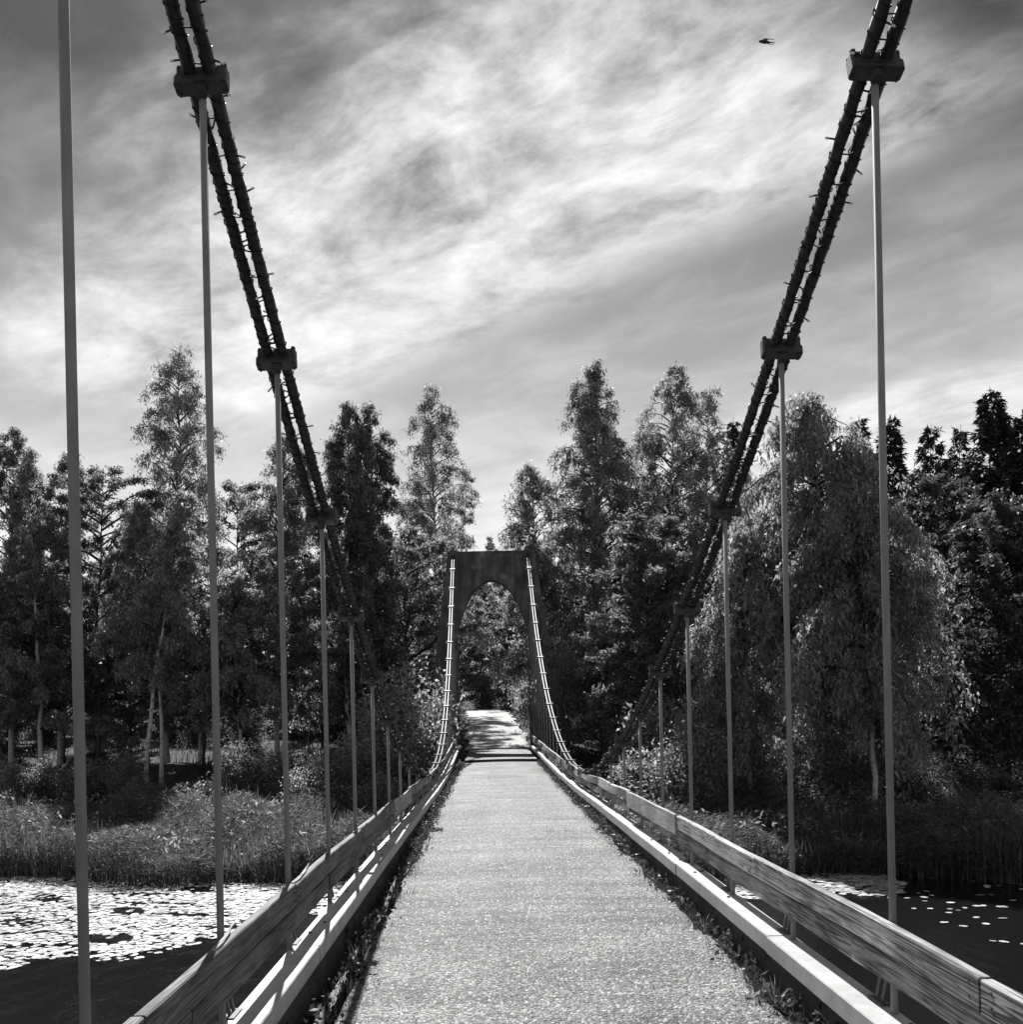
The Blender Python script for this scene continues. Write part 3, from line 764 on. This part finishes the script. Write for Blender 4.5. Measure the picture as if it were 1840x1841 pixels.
# the wood on the weeping birch side
T(B, 'birch', 1068, 643, 1084, 46, 118, .04, 190, 52000, 'tall pointed birch close by the tower', 'leaf_birch', weep=1.6, airy=.08)
T(B, 'birch', 958, 830, 998, 46, 74, .15, 85, 17000, 'airy birch overhanging the tower leg', 'leaf_birch', airy=.1, weep=1.6)
T(B, 'birch', 1222, 648, 1205, 46, 125, .1, 130, 36000, 'broad birch with glittering open top beside the pointed one', 'leaf_birch', weep=1.6, airy=.12)
T(B, 'birch', 1283, 690, 1262, 47, 84, .14, 95, 21000, 'side birch with spreading crown end against the sky', 'leaf_birch', weep=1.5, airy=.12)
T(B, 'weeping', 1468, 700, 1545, 32, 118, .22, 120, 36000, 'large rounded weeping birch with crooked pale trunk on the shore', 'leaf_bush', leaf=(.21, .075), weep=1.0)
T(B, 'weeping', 1545, 870, 1575, 30, 100, .24, 95, 24000, 'lower weeping birch with hanging curtains of leaves at the waterside', 'leaf_bush', leaf=(.2, .07))
T(B, 'weeping', 1335, 940, 1350, 32, 80, .2, 80, 18000, 'weeping birch sapling with bright hanging leaves by the cable', 'leaf_bush', leaf=(.2, .07))
S_ = 'spruce_tree'
T(S_, 'spruce', 1312, 752, 1312, 60, 50, .06, 200, 19000, 'narrow spruce tip showing between the broad birch and the cable', 'needle', leaf=(.32, .10))
T(S_, 'spruce', 1604, 745, 1604, 53, 74, .05, 260, 30000, 'black spruce right behind the hanger, shorter than the peak spruce', 'needle', leaf=(.32, .10))
T(S_, 'spruce', 1545, 748, 1547, 60, 66, .06, 210, 20000, 'spruce tip rising just behind the rounded weeping birch', 'needle', leaf=(.32, .10))
T(S_, 'spruce', 1662, 762, 1660, 57, 80, .06, 230, 22000, 'middling spruce between the black spruce and the peak spruce', 'needle', leaf=(.32, .10))
T(S_, 'spruce', 1724, 762, 1722, 60, 76, .06, 230, 20000, 'thin spruce tip close beside the peak spruce', 'needle', leaf=(.32, .10))
T(S_, 'spruce', 1781, 694, 1782, 52, 100, .05, 300, 40000, 'peak spruce, the highest of the dark spruces', 'needle', leaf=(.32, .10))
T(S_, 'spruce', 1828, 738, 1832, 50, 84, .05, 250, 26000, 'dark spruce leaning its boughs against the peak spruce', 'needle', leaf=(.32, .10))
T('alder_tree', 'round', 1690, 862, 1695, 37, 66, .05, 100, 24000, 'dark bushy alder standing under the spruces', 'leaf_alder', leaf=(.16, .11))
T('alder_tree', 'round', 1800, 900, 1790, 32, 84, .04, 110, 28000, 'broad dark alder at the waterside below the peak spruce', 'leaf_alder', leaf=(.16, .11))
T('alder_tree', 'round', 1165, 930, 1160, 37, 66, .05, 90, 20000, 'leafy alder at the foot of the broad birch', 'leaf_dark', leaf=(.15, .10))
# beyond the tower, seen through the arch
T('maple_tree', 'round', 888, 1062, 885, 96, 66, .1, 90, 22000, 'broad round tree closing the view through the arch', 'leaf_dark', leaf=(.26, .2))
T('maple_tree', 'round', 935, 1085, 945, 78, 62, .06, 80, 17000, 'dark leafy tree over the path behind the arch', 'leaf_dark', leaf=(.22, .17))
T('maple_tree', 'round', 838, 1090, 826, 84, 56, .06, 80, 15000, 'dark leafy tree on the inner bend of the path behind the arch', 'leaf_dark', leaf=(.22, .17))
T(B, 'birch', 880, 962, 880, 118, 40, .2, 60, 7000, 'far birch whose tip shows beside the floodlight', 'leaf_birch', leaf=(.3, .16))

def build_back_row():
    pro = [make_tree(B, 'birch', (-30, 64, 0), 13.5, 3.0, .14, 80, 13000, 901, 'x', leafmat='leaf_dark', leaf=(.27, .14)),
           make_tree('aspen_tree', 'round', (30, 64, 0), 12.0, 3.4, .1, 80, 13000, 902, 'x', leafmat='leaf_dark', leaf=(.26, .17)),
           make_tree(S_, 'spruce', (26, 70, 0), 14.5, 2.6, .05, 130, 11000, 903, 'x', leafmat='needle', leaf=(.34, .08))]
    lab = ['birch in the shaded second row of the wood', 'round leafy tree in the shaded second row of the wood', 'spruce in the shaded second row of the wood']
    grp = ['second row birches', 'second row leafy trees', 'second row spruces']
    r = random.Random(5); used = [0, 0, 0]
    spots = []
    for i in range(13): spots.append((-44 + i * 3.2 + r.uniform(-.8, .8), r.uniform(60, 84)))
    for i in range(13): spots.append((6.5 + i * 3.1 + r.uniform(-.8, .8), r.uniform(58, 80)))
    for i in range(14): spots.append((-58 + i * 3.9 + r.uniform(-1, 1), r.uniform(88, 102)))
    for i in range(13): spots.append((7 + i * 3.9 + r.uniform(-1, 1), r.uniform(86, 100)))
    for i, (x, y) in enumerate(spots):
        k = (2 if r.random() < .45 else 1) if x > 18 else r.choice([0, 1, 1, 0, 2])
        s = r.uniform(.85, 1.1) * (1 if x > 15 else .86); loc = (x, y, ground_z(x, y) - .1); rz = r.uniform(0, 6)
        if used[k] == 0:
            o = pro[k]; o.location = loc; o.scale = (s, s, s); o.rotation_euler = (0, 0, rz); o['label'] = lab[k]; o['group'] = grp[k]; used[k] = 1
        else: copy_tree(pro[k], loc, (s, s * r.uniform(.9, 1.08)), rz, lab[k], grp[k])
build_back_row()

def build_understory():
    pro = []
    for i, (kind, H, W, base, nb, nl, lf, mt) in enumerate([('round', 8.0, 2.6, .2, 70, 13000, (.16, .10), 'leaf_dark'), ('birch', 9.5, 3.0, .22, 75, 14000, (.2, .09), 'leaf_birch'), ('round', 6.0, 2.2, .1, 60, 11000, (.15, .09), 'leaf_bush')]):
        g, q = tree_geometry(kind, H, W, base, nb, nl, 700 + i, leaf=lf); pro.append((trunk_mesh(g, 'birchbark' if i == 1 else 'bark'), quads_mesh('crown', q, M[mt], 3)))
    r = random.Random(33)
    lab = {(0, 0): 'young aspen filling the wood edge beyond the lily pads', (1, 0): 'young birch filling the wood edge beyond the lily pads', (2, 0): 'low rowan under the trees beyond the lily pads',
           (0, 1): 'young aspen under the spruces and pointed birch', (1, 1): 'young birch under the spruces and pointed birch', (2, 1): 'low rowan under the spruces and pointed birch'}
    spots = [(-29 + i * 2.05 + r.uniform(-.6, .6), r.uniform(42, 54), 0) for i in range(13)] + [(4.3 + i * 2.1 + r.uniform(-.6, .6), r.uniform(40, 54), 1) for i in range(12)]
    for i, (x, y, sd) in enumerate(spots):
        k = (0, 1, 2, 1)[i % 4] if sd == 0 else (0, 2, 1)[i % 3]; s = r.uniform(.9, 1.2)
        nm = ['aspen_tree', 'birch_tree', 'rowan_tree'][k]
        o = empty(nm, (x, y, ground_z(x, y) - .08), lab[(k, sd)], 'tree', lab[(k, sd)].replace('young ', 'young ').replace(' filling', 'es filling' if k == 1 else 's filling').replace(' under', 'es under' if k == 1 else 's under'))
        link('trunk', pro[k][0], o); link('crown', pro[k][1], o); o.scale = (s, s, s * r.uniform(.85, 1.1)); o.rotation_euler = (0, 0, r.uniform(0, 6.28))
build_understory()

# bushes on the bank
def bush_geometry(H, W, ns, nl, seed, leaf):
    rs = np.random.RandomState(seed); g = G(); Pn = []; Ax = []
    for i in range(ns):
        az = rs.rand() * 6.28; tilt = rs.rand() ** .6 * .9; hh = H * rs.uniform(.6, 1.05) * (1 - .25 * tilt); top = np.array([math.cos(az) * W * tilt, math.sin(az) * W * tilt, hh])
        b0 = top * np.array([.15, .15, 0]); mid = (b0 + top) * .5 + rs.normal(size=3) * .06 * H
        pts = [b0 + np.array([0, 0, -.05]), mid, top]; g.tube([tuple(p) for p in pts], [.014, .01, .004], 4, False)
        m = nl // ns; s = rs.rand(m) ** .75; q = (1 - s)[:, None] ** 2 * pts[0] + (2 * s * (1 - s))[:, None] * mid + (s ** 2)[:, None] * top
        sp = .10 + .22 * W * (1 - s * .7)[:, None]
        Pn.append(q + rs.normal(size=(m, 3)) * sp * np.array([1, 1, .7])); Ax.append(rs.normal(size=(m, 3)) + np.array([0, 0, .15]) + (top - b0) / H * .4)
    P = np.concatenate(Pn); P[:, 2] = np.maximum(P[:, 2], .03); A = np.concatenate(Ax); n = len(P)
    return g, leaf_quads(P, A, rs.uniform(.6, 1.2, n) * leaf[0], rs.uniform(.7, 1.2, n) * leaf[1], rs)
def build_bushes():
    protos = []
    for i, (H, W, ns, nl, lf) in enumerate([(2.6, 1.3, 22, 6500, (.13, .06)), (2.0, 1.5, 20, 6000, (.11, .08)), (3.6, 1.5, 24, 8500, (.15, .07))]):
        g, q = bush_geometry(H, W, ns, nl, 50 + i, lf); protos.append((g.mesh('stems', M['bark'], True), quads_mesh('foliage', q, M['leaf_bush']), quads_mesh('foliage', q, M['leaf_dark']), H))
    def put(k, x, y, s, label, group=None, dark=False):
        o = empty('bush', (x, y, ground_z(x, y) - .05), label, 'bush', group); link('stems', protos[k][0], o); link('foliage', protos[k][2 if dark else 1], o)
        o.scale = (s, s, s * rnd.uniform(.9, 1.15)); o.rotation_euler = (0, 0, rnd.uniform(0, 6.28)); return o
    def pp(px, d): return at(px, 1350, d).x
    put(2, pp(725, 37), 37, 1.35, 'tall willow bush at the foot of the tower on the lily pad side')
    put(2, pp(672, 36), 36, 1.05, 'willow bush beside the railing, lower than the one at the tower')
    put(0, pp(560, 33), 33, .8, 'small leafy shrub sticking up out of the reeds before the drooping birch')
    put(0, pp(1230, 31), 31, 1.25, 'bright sunlit willow bush by the waterside hangers')
    put(0, pp(1215, 34), 34.5, 1.5, 'taller willow bush behind the bright sunlit one')
    put(1, pp(1150, 33), 33, 1.1, 'low bush crowding the pale railing before the pointed birch')
    put(2, pp(1012, 41.6), 41.6, 1.0, 'bush growing against the tower leg under the pointed birch').scale = (.72, .72, 1.55)
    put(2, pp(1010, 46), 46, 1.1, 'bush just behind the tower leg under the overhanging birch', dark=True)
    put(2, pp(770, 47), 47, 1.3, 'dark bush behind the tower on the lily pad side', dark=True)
    put(0, -2.4, 50, .95, 'bush edging the path on its inner bend close behind the tower')
    put(1, -2.6, 55, 1.0, 'second bush edging the path on its inner bend behind the tower', dark=True)
    put(0, 2.5, 48, .9, 'bush leaning over the path edge close behind the tower')
    put(0, 2.35, 53, 1.05, 'second bush leaning over the path edge behind the tower')
    put(2, 2.6, 60, .85, 'tall bush half hiding the end of the path', dark=True)
    put(1, 3.0, 68, 1.2, 'low round bush at the far end of the path')
    put(1, -3.6, 64, 1.2, 'dark thicket bush on the inside of the far path bend', dark=True)
    put(2, 2.0, 84, 1.3, 'bush behind the far bend of the path', dark=True)
    put(2, -.6, 94, 1.4, 'dark bush facing the path at its far bend', dark=True)
    r = random.Random(21)
    for i in range(28):
        x = -36 + i * 1.2 + r.uniform(-.6, .6); y = r.uniform(50, 66)
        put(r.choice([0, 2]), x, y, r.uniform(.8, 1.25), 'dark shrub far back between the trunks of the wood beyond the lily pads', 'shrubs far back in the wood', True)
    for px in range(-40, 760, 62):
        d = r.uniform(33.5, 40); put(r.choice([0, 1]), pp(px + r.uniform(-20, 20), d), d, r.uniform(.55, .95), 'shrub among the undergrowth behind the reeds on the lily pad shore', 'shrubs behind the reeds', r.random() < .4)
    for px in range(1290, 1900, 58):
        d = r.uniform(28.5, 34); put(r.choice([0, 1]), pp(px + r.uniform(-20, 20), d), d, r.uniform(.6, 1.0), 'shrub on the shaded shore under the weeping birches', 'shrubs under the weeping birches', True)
build_bushes()

# reeds and undergrowth: uncountable blades
def blades(n, pos, hmin, hmax, wid, seed, mat, name, label, cat, nseg=3, bend=.5):
    rs = np.random.RandomState(seed); P = pos(rs, n); n = len(P)
    h = rs.uniform(hmin, hmax, n) * (.75 + .35 * np.sin(P[:, 0] * .9) * np.sin(P[:, 1] * .7 + 1)); az = rs.rand(n) * 6.28; bd = rs.rand(n) ** 1.3 * bend
    dirv = np.stack([np.cos(az), np.sin(az), np.zeros(n)], 1); sd = np.stack([-np.sin(az + rs.normal(size=n) * .8), np.cos(az), np.zeros(n)], 1)
    out = []
    for k in range(nseg):
        def pt(t): return P + dirv * (bd * h * t * t)[:, None] + np.stack([np.zeros(n), np.zeros(n), h * (t - .32 * bd * t ** 3)], 1)
        t0, t1 = k / nseg, (k + 1) / nseg; w0, w1 = wid * (1 - .6 * t0), wid * (1 - .6 * t1) * (.25 if k == nseg - 1 else 1)
        a, b = pt(t0), pt(t1); out.append(np.stack([a - sd * w0 / 2, a + sd * w0 / 2, b + sd * w1 / 2, b - sd * w1 / 2], 1))
    V = np.stack(out, 1).reshape(-1, 4, 3)
    return tag(link(name, quads_mesh(name, V, mat)), label, cat, kind='stuff')
gz = np.vectorize(ground_z); shv = np.vectorize(shore)
def reed_pos(x0, x1, depth):
    def f(rs, n):
        x = rs.uniform(x0, x1, n); y = shv(x) + -.4 + depth * rs.rand(n) ** 1.2
        return np.stack([x, y, np.maximum(gz(x, y), WATER_Z - .1) - .02], 1)
    return f
blades(16000, reed_pos(-26, -.6, 6.5), .9, 1.7, .03, 1, M['reed'], 'reeds', 'sunlit reed stems along the lily pad shore', 'reeds')
blades(12000, reed_pos(.8, 26, 5.0), .8, 1.6, .03, 2, M['reed'], 'reeds', 'shaded reed stems under the weeping birches', 'reeds')
def reed_leaves(x0, x1, depth, n, seed, label):
    rs = np.random.RandomState(seed); P = reed_pos(x0, x1, depth)(rs, n)
    clump = .72 + .3 * np.sin(P[:, 0] * .8 + 1) * np.sin(P[:, 1] * .9) + .12 * np.sin(P[:, 0] * 3.1)
    P[:, 2] += rs.uniform(.15, 1.0, n) ** .7 * 1.55 * clump
    az = rs.rand(n) * 6.28; ax = np.stack([np.cos(az), np.sin(az), rs.uniform(-.25, .9, n)], 1)
    q = leaf_tris(P, ax, rs.uniform(.12, .34, n), rs.uniform(.014, .03, n), rs)
    tag(link('reed_leaves', quads_mesh('reed_leaves', q, M['reed'], 3)), label, 'reed leaves', kind='stuff')
reed_leaves(-26, -.6, 6.5, 120000, 61, 'bright arching reed leaves along the lily pad shore')
reed_leaves(.8, 26, 5.0, 70000, 62, 'arching reed leaves under the weeping birches')
def under_pos(rs, n):
    x = rs.uniform(-38, 38, n); y = 31 + 50 * rs.rand(n) ** 1.3
    l = np.array([path_x(v) for v in y]); ok = (x < l[:, 0] - .15) | (x > l[:, 1] + .15); x, y = x[ok], y[ok]
    return np.stack([x, y, gz(x, y) - .02], 1)
blades(30000, under_pos, .15, .7, .05, 4, M['under'], 'undergrowth', 'low undergrowth covering the floor of the wood', 'undergrowth', 2, .8)

# broad-leaved herbs mixed into the reed bed
def herb_leaves():
    rs = np.random.RandomState(9); n = 26000
    x = np.concatenate([rs.uniform(-24, -.8, n // 2), rs.uniform(1.2, 20, n // 2)]); y = shv(x) + .4 + 7 * rs.rand(n)
    z = gz(x, y) + rs.uniform(.3, 1.35, n) * (.8 + .3 * np.sin(x * 1.1) * np.sin(y))
    q = leaf_quads(np.stack([x, y, z], 1), rs.normal(size=(n, 3)) + np.array([0, 0, -.1]), rs.uniform(.1, .24, n), rs.uniform(.04, .08, n), rs)
    tag(link('herb_leaves', quads_mesh('herb_leaves', q, M['leaf_bush'])), 'leafy herbs growing through the reed beds', 'herbs', kind='stuff')
herb_leaves()

# weeds in the gutters of the bridge
def gutter_weeds():
    for side, nm in ((-1, 'weeds in the gutter beside the splintered railing'), (1, 'weeds in the gutter beside the pale railing')):
        rs = np.random.RandomState(30 + side); out = []
        y = 2.5
        while y < 33:
            dens = .5 + .5 * math.sin(y * 1.3 + side) + (1.0 if y > 12 else 0)
            if rs.rand() < .35 + .5 * dens:
                l, r = deck_edge(y); a, b = beam_x(side, y); x = rs.uniform(b + .01, l + .02) if side < 0 else rs.uniform(r - .02, a - .01)
                H = rs.uniform(.05, .2) * (1.15 if y > 12 else .8); m = rs.randint(10, 34); z0 = deck_z(y) - .13
                s = rs.rand(m); P = np.stack([x + rs.normal(size=m) * .045, y + rs.normal(size=m) * .06, z0 + (H + .08) * s], 1)
                if rs.rand() < .55: q = leaf_quads(P, rs.normal(size=(m, 3)) + np.array([0, 0, .3]), rs.uniform(.025, .065, m), rs.uniform(.015, .035, m), rs)
                else:
                    P[:, 2] = z0; q = leaf_quads(P, rs.normal(size=(m, 3)) * .35 + np.array([-side * .25, 0, 1.0]), rs.uniform(.1, .24, m), rs.uniform(.006, .012, m), rs)
                out.append(q)
            y += .035 if y < 14 else .05
        tag(link('gutter_weeds', quads_mesh('gutter_weeds', np.concatenate(out), M['gutter'])), nm, 'weeds', kind='stuff')
gutter_weeds()
def tuft(name, x, y, z, n, ln, wd, seed, label, leafy=False):
    rs = np.random.RandomState(seed); out = []
    if leafy:
        P = rs.normal(size=(n, 3)) * np.array([.07, .05, .02]) + np.array([0, 0, .05]); q = leaf_quads(P, rs.normal(size=(n, 3)) * .8 + np.array([.3, 0, .4]), rs.uniform(.05, .09, n), rs.uniform(.025, .045, n), rs)
        g = G()
        for i in range(6): p = P[i]; g.tube([(0, 0, -.02), tuple(p * .6), tuple(p)], .003, 4, False)
        o = empty(name, (x, y, z), label, 'plant'); link('stems', g.mesh('stems', M['weed']), o); link('leaves', quads_mesh('leaves', q, M['weed']), o); return
    for i in range(n):
        az = rs.rand() * 6.28; L = ln * rs.uniform(.6, 1.1); d = np.array([math.cos(az), math.sin(az), 0]); sd = np.array([-d[1], d[0], 0]); bd = rs.uniform(.3, .9)
        pts = [d * L * bd * t * t + np.array([0, 0, L * (t - .55 * bd * t * t)]) for t in np.linspace(0, 1, 5)]
        for k in range(4):
            w0, w1 = wd * (1 - k / 4.2), wd * (1 - (k + 1) / 4.2); out.append([pts[k] - sd * w0, pts[k] + sd * w0, pts[k + 1] + sd * w1, pts[k + 1] - sd * w1])
    o = link(name, quads_mesh(name, np.array(out), M['weed']), None, (x, y, z)); tag(o, label, 'plant')
tuft('grass_tuft', 1.54, 5.65, -.12, 46, .34, .006, 3, 'arching grass tuft growing out of the gutter by the pale railing')
tuft('grass_tuft', 1.55, 7.6, -.12, 34, .28, .006, 4, 'flattened grass tuft in the gutter further along the pale railing')
tuft('gutter_plant', -.83, 14.4, -.1, 60, .2, .02, 5, 'small leafy plant spreading from the gutter onto the deck', True)

# ------------------------------------------------------------------ lily pads
def build_pads():
    rs = np.random.RandomState(77); spots = []
    def edge(x): return float(np.interp(x, [-16, -8.4, -6.9, -5.2, -4.6, -2, 0], [16.2, 17.2, 18.2, 19.3, 21.0, 21.5, 22])) + .35 * math.sin(x * 3.1) + .3 * math.sin(x * 1.3)
    for _ in range(21000):
        x = rs.uniform(-15, -1.2); y = rs.uniform(15.8, 28)
        e = edge(x)
        if y < e or y > shore(x) + .2: continue
        hole = math.sin(x * 1.1 + .5) * math.sin(y * 2.3 + x * .4) + .4 * math.sin(x * 3.3 + y)
        if (hole > .8 or math.sin(y * 5.2 + 1.3 * math.sin(x * .9)) * math.sin(x * .8 + y * .6) > .72) and rs.rand() < .9: continue
        if rs.rand() > .25 + .75 * min(1, (y - e) / .8): continue
        spots.append((x, y))
    for _ in range(1700):
        x = rs.uniform(5.0, 9.6); y = rs.uniform(22.4, 25.6)
        if y < 22.6 + .4 * math.sin(x * 2) + max(0, x - 8.6) * 1.2 or y > shore(x) + .2: continue
        spots.append((x, y))
    for _ in range(300):
        x = rs.uniform(8.5, 16.5); y = rs.uniform(17.5, 25)
        if math.sin(x * .9 + y * .25) * math.sin(y * 1.5 + 1) < .05 and rs.rand() < .8: continue
        spots.append((x, y))
    spots = np.array(spots)
    def pad_shape(n=12):
        a = np.linspace(.22, 2 * math.pi - .22, n); r = 1 + .03 * np.sin(a * 3)
        return np.concatenate([[(0.12, 0)], np.stack([r * np.cos(a), r * np.sin(a)], 1)])
    sh = pad_shape(); k = len(sh)
    order = np.argsort(spots[:, 1] + np.abs(spots[:, 0]) * .05)
    protos = []
    for i in range(4):
        r = np.random.RandomState(i); z = .006 * np.sin(np.arctan2(sh[:, 1], sh[:, 0]) * 2 + i) * np.hypot(sh[:, 0], sh[:, 1])
        top = [(p[0], p[1], zz + .006) for p, zz in zip(sh, z)]; bot = [(p[0], p[1], zz) for p, zz in zip(sh, z)]
        fs = [tuple(range(k)), tuple(range(2 * k - 1, k - 1, -1))] + [(j, j + k, (j + 1) % k + k, (j + 1) % k) for j in range(k)]
        protos.append(mesh('lily_pad', top + bot, fs, M['pad']))
    ind = order[:300]; rest = order[300:]
    for i in ind:
        x, y = spots[i]; s = rs.uniform(.05, .10); o = link('lily_pad', protos[rs.randint(4)], None, (x, y, WATER_Z + rs.uniform(.004, .016)), (rs.normal() * .035, rs.normal() * .035, rs.rand() * 6.28)); o.scale = (s, s, 1)
        if x < 0: tag(o, 'pale lily pad along the open-water edge of the dense lily bed', 'lily pad', 'lily pads edging the dense bed')
        else: tag(o, 'pale lily pad scattered on dark water below the alders', 'lily pad', 'lily pads scattered below the alders')
    sh = pad_shape(8); k = len(sh)
    n = len(rest); s = rs.uniform(.045, .095, n); a = rs.rand(n) * 6.28; ca, sa = np.cos(a), np.sin(a)
    X = s[:, None] * (sh[None, :, 0] * ca[:, None] - sh[None, :, 1] * sa[:, None]); Y = s[:, None] * (sh[None, :, 0] * sa[:, None] + sh[None, :, 1] * ca[:, None])
    tx, ty = rs.normal(size=n) * .05, rs.normal(size=n) * .05
    Z = X * tx[:, None] + Y * ty[:, None] + (WATER_Z + rs.uniform(.005, .03, n))[:, None]
    V = np.stack([X + spots[rest, 0][:, None], Y + spots[rest, 1][:, None], Z], -1)
    tag(link('lily_pads', quads_mesh('lily_pads', V, M['pad'], k)), 'dense carpet of pale lily pads reaching to the reeds', 'lily pads', kind='stuff')
build_pads()

# ------------------------------------------------------------------ swallow
def build_bird():
    c = at(1376, 76, 12.0); o = empty('swallow', c, 'dark swallow with swept wings flying against the cloud', 'bird')
    g = G()
    secs = []
    for t, r in [(-.075, .003), (-.068, .010), (-.055, .016), (-.04, .015), (-.02, .020), (0, .021), (.02, .017), (.045, .010), (.06, .007)]:
        secs.append([(t, r * math.cos(a) * .95, r * math.sin(a)) for a in np.linspace(0, 2 * math.pi, 10, endpoint=False)])
    g.strip(secs)
    def blade(pts):
        """pts: (leading point, trailing point) pairs"""
        sec = [[(a[0], a[1], a[2] + .003), (b[0], b[1], b[2] + .001), (b[0], b[1], b[2] - .001), (a[0], a[1], a[2] - .003)] for a, b in pts]; g.strip(sec)
    for s in (-1, 1):
        blade([((-.045, s * .012, .004), (.012, s * .012, .004)), ((-.035, s * .045, .01), (.02, s * .042, .008)), ((.005, s * .066, .012), (.036, s * .055, .01)), ((.05, s * .074, .008), (.062, s * .066, .008)), ((.098, s * .078, .004), (.1, s * .076, .004))])
        blade([((.045, s * .002, .0), (.05, s * .012, 0)), ((.075, s * .006, 0), (.075, s * .016, 0)), ((.112, s * .02, 0), (.114, s * .022, 0))])
    b = g.mesh('body', M['feather'], True)
    ob = link('body', b, o); o.rotation_euler = (R(52), R(12), R(-8))
build_bird()
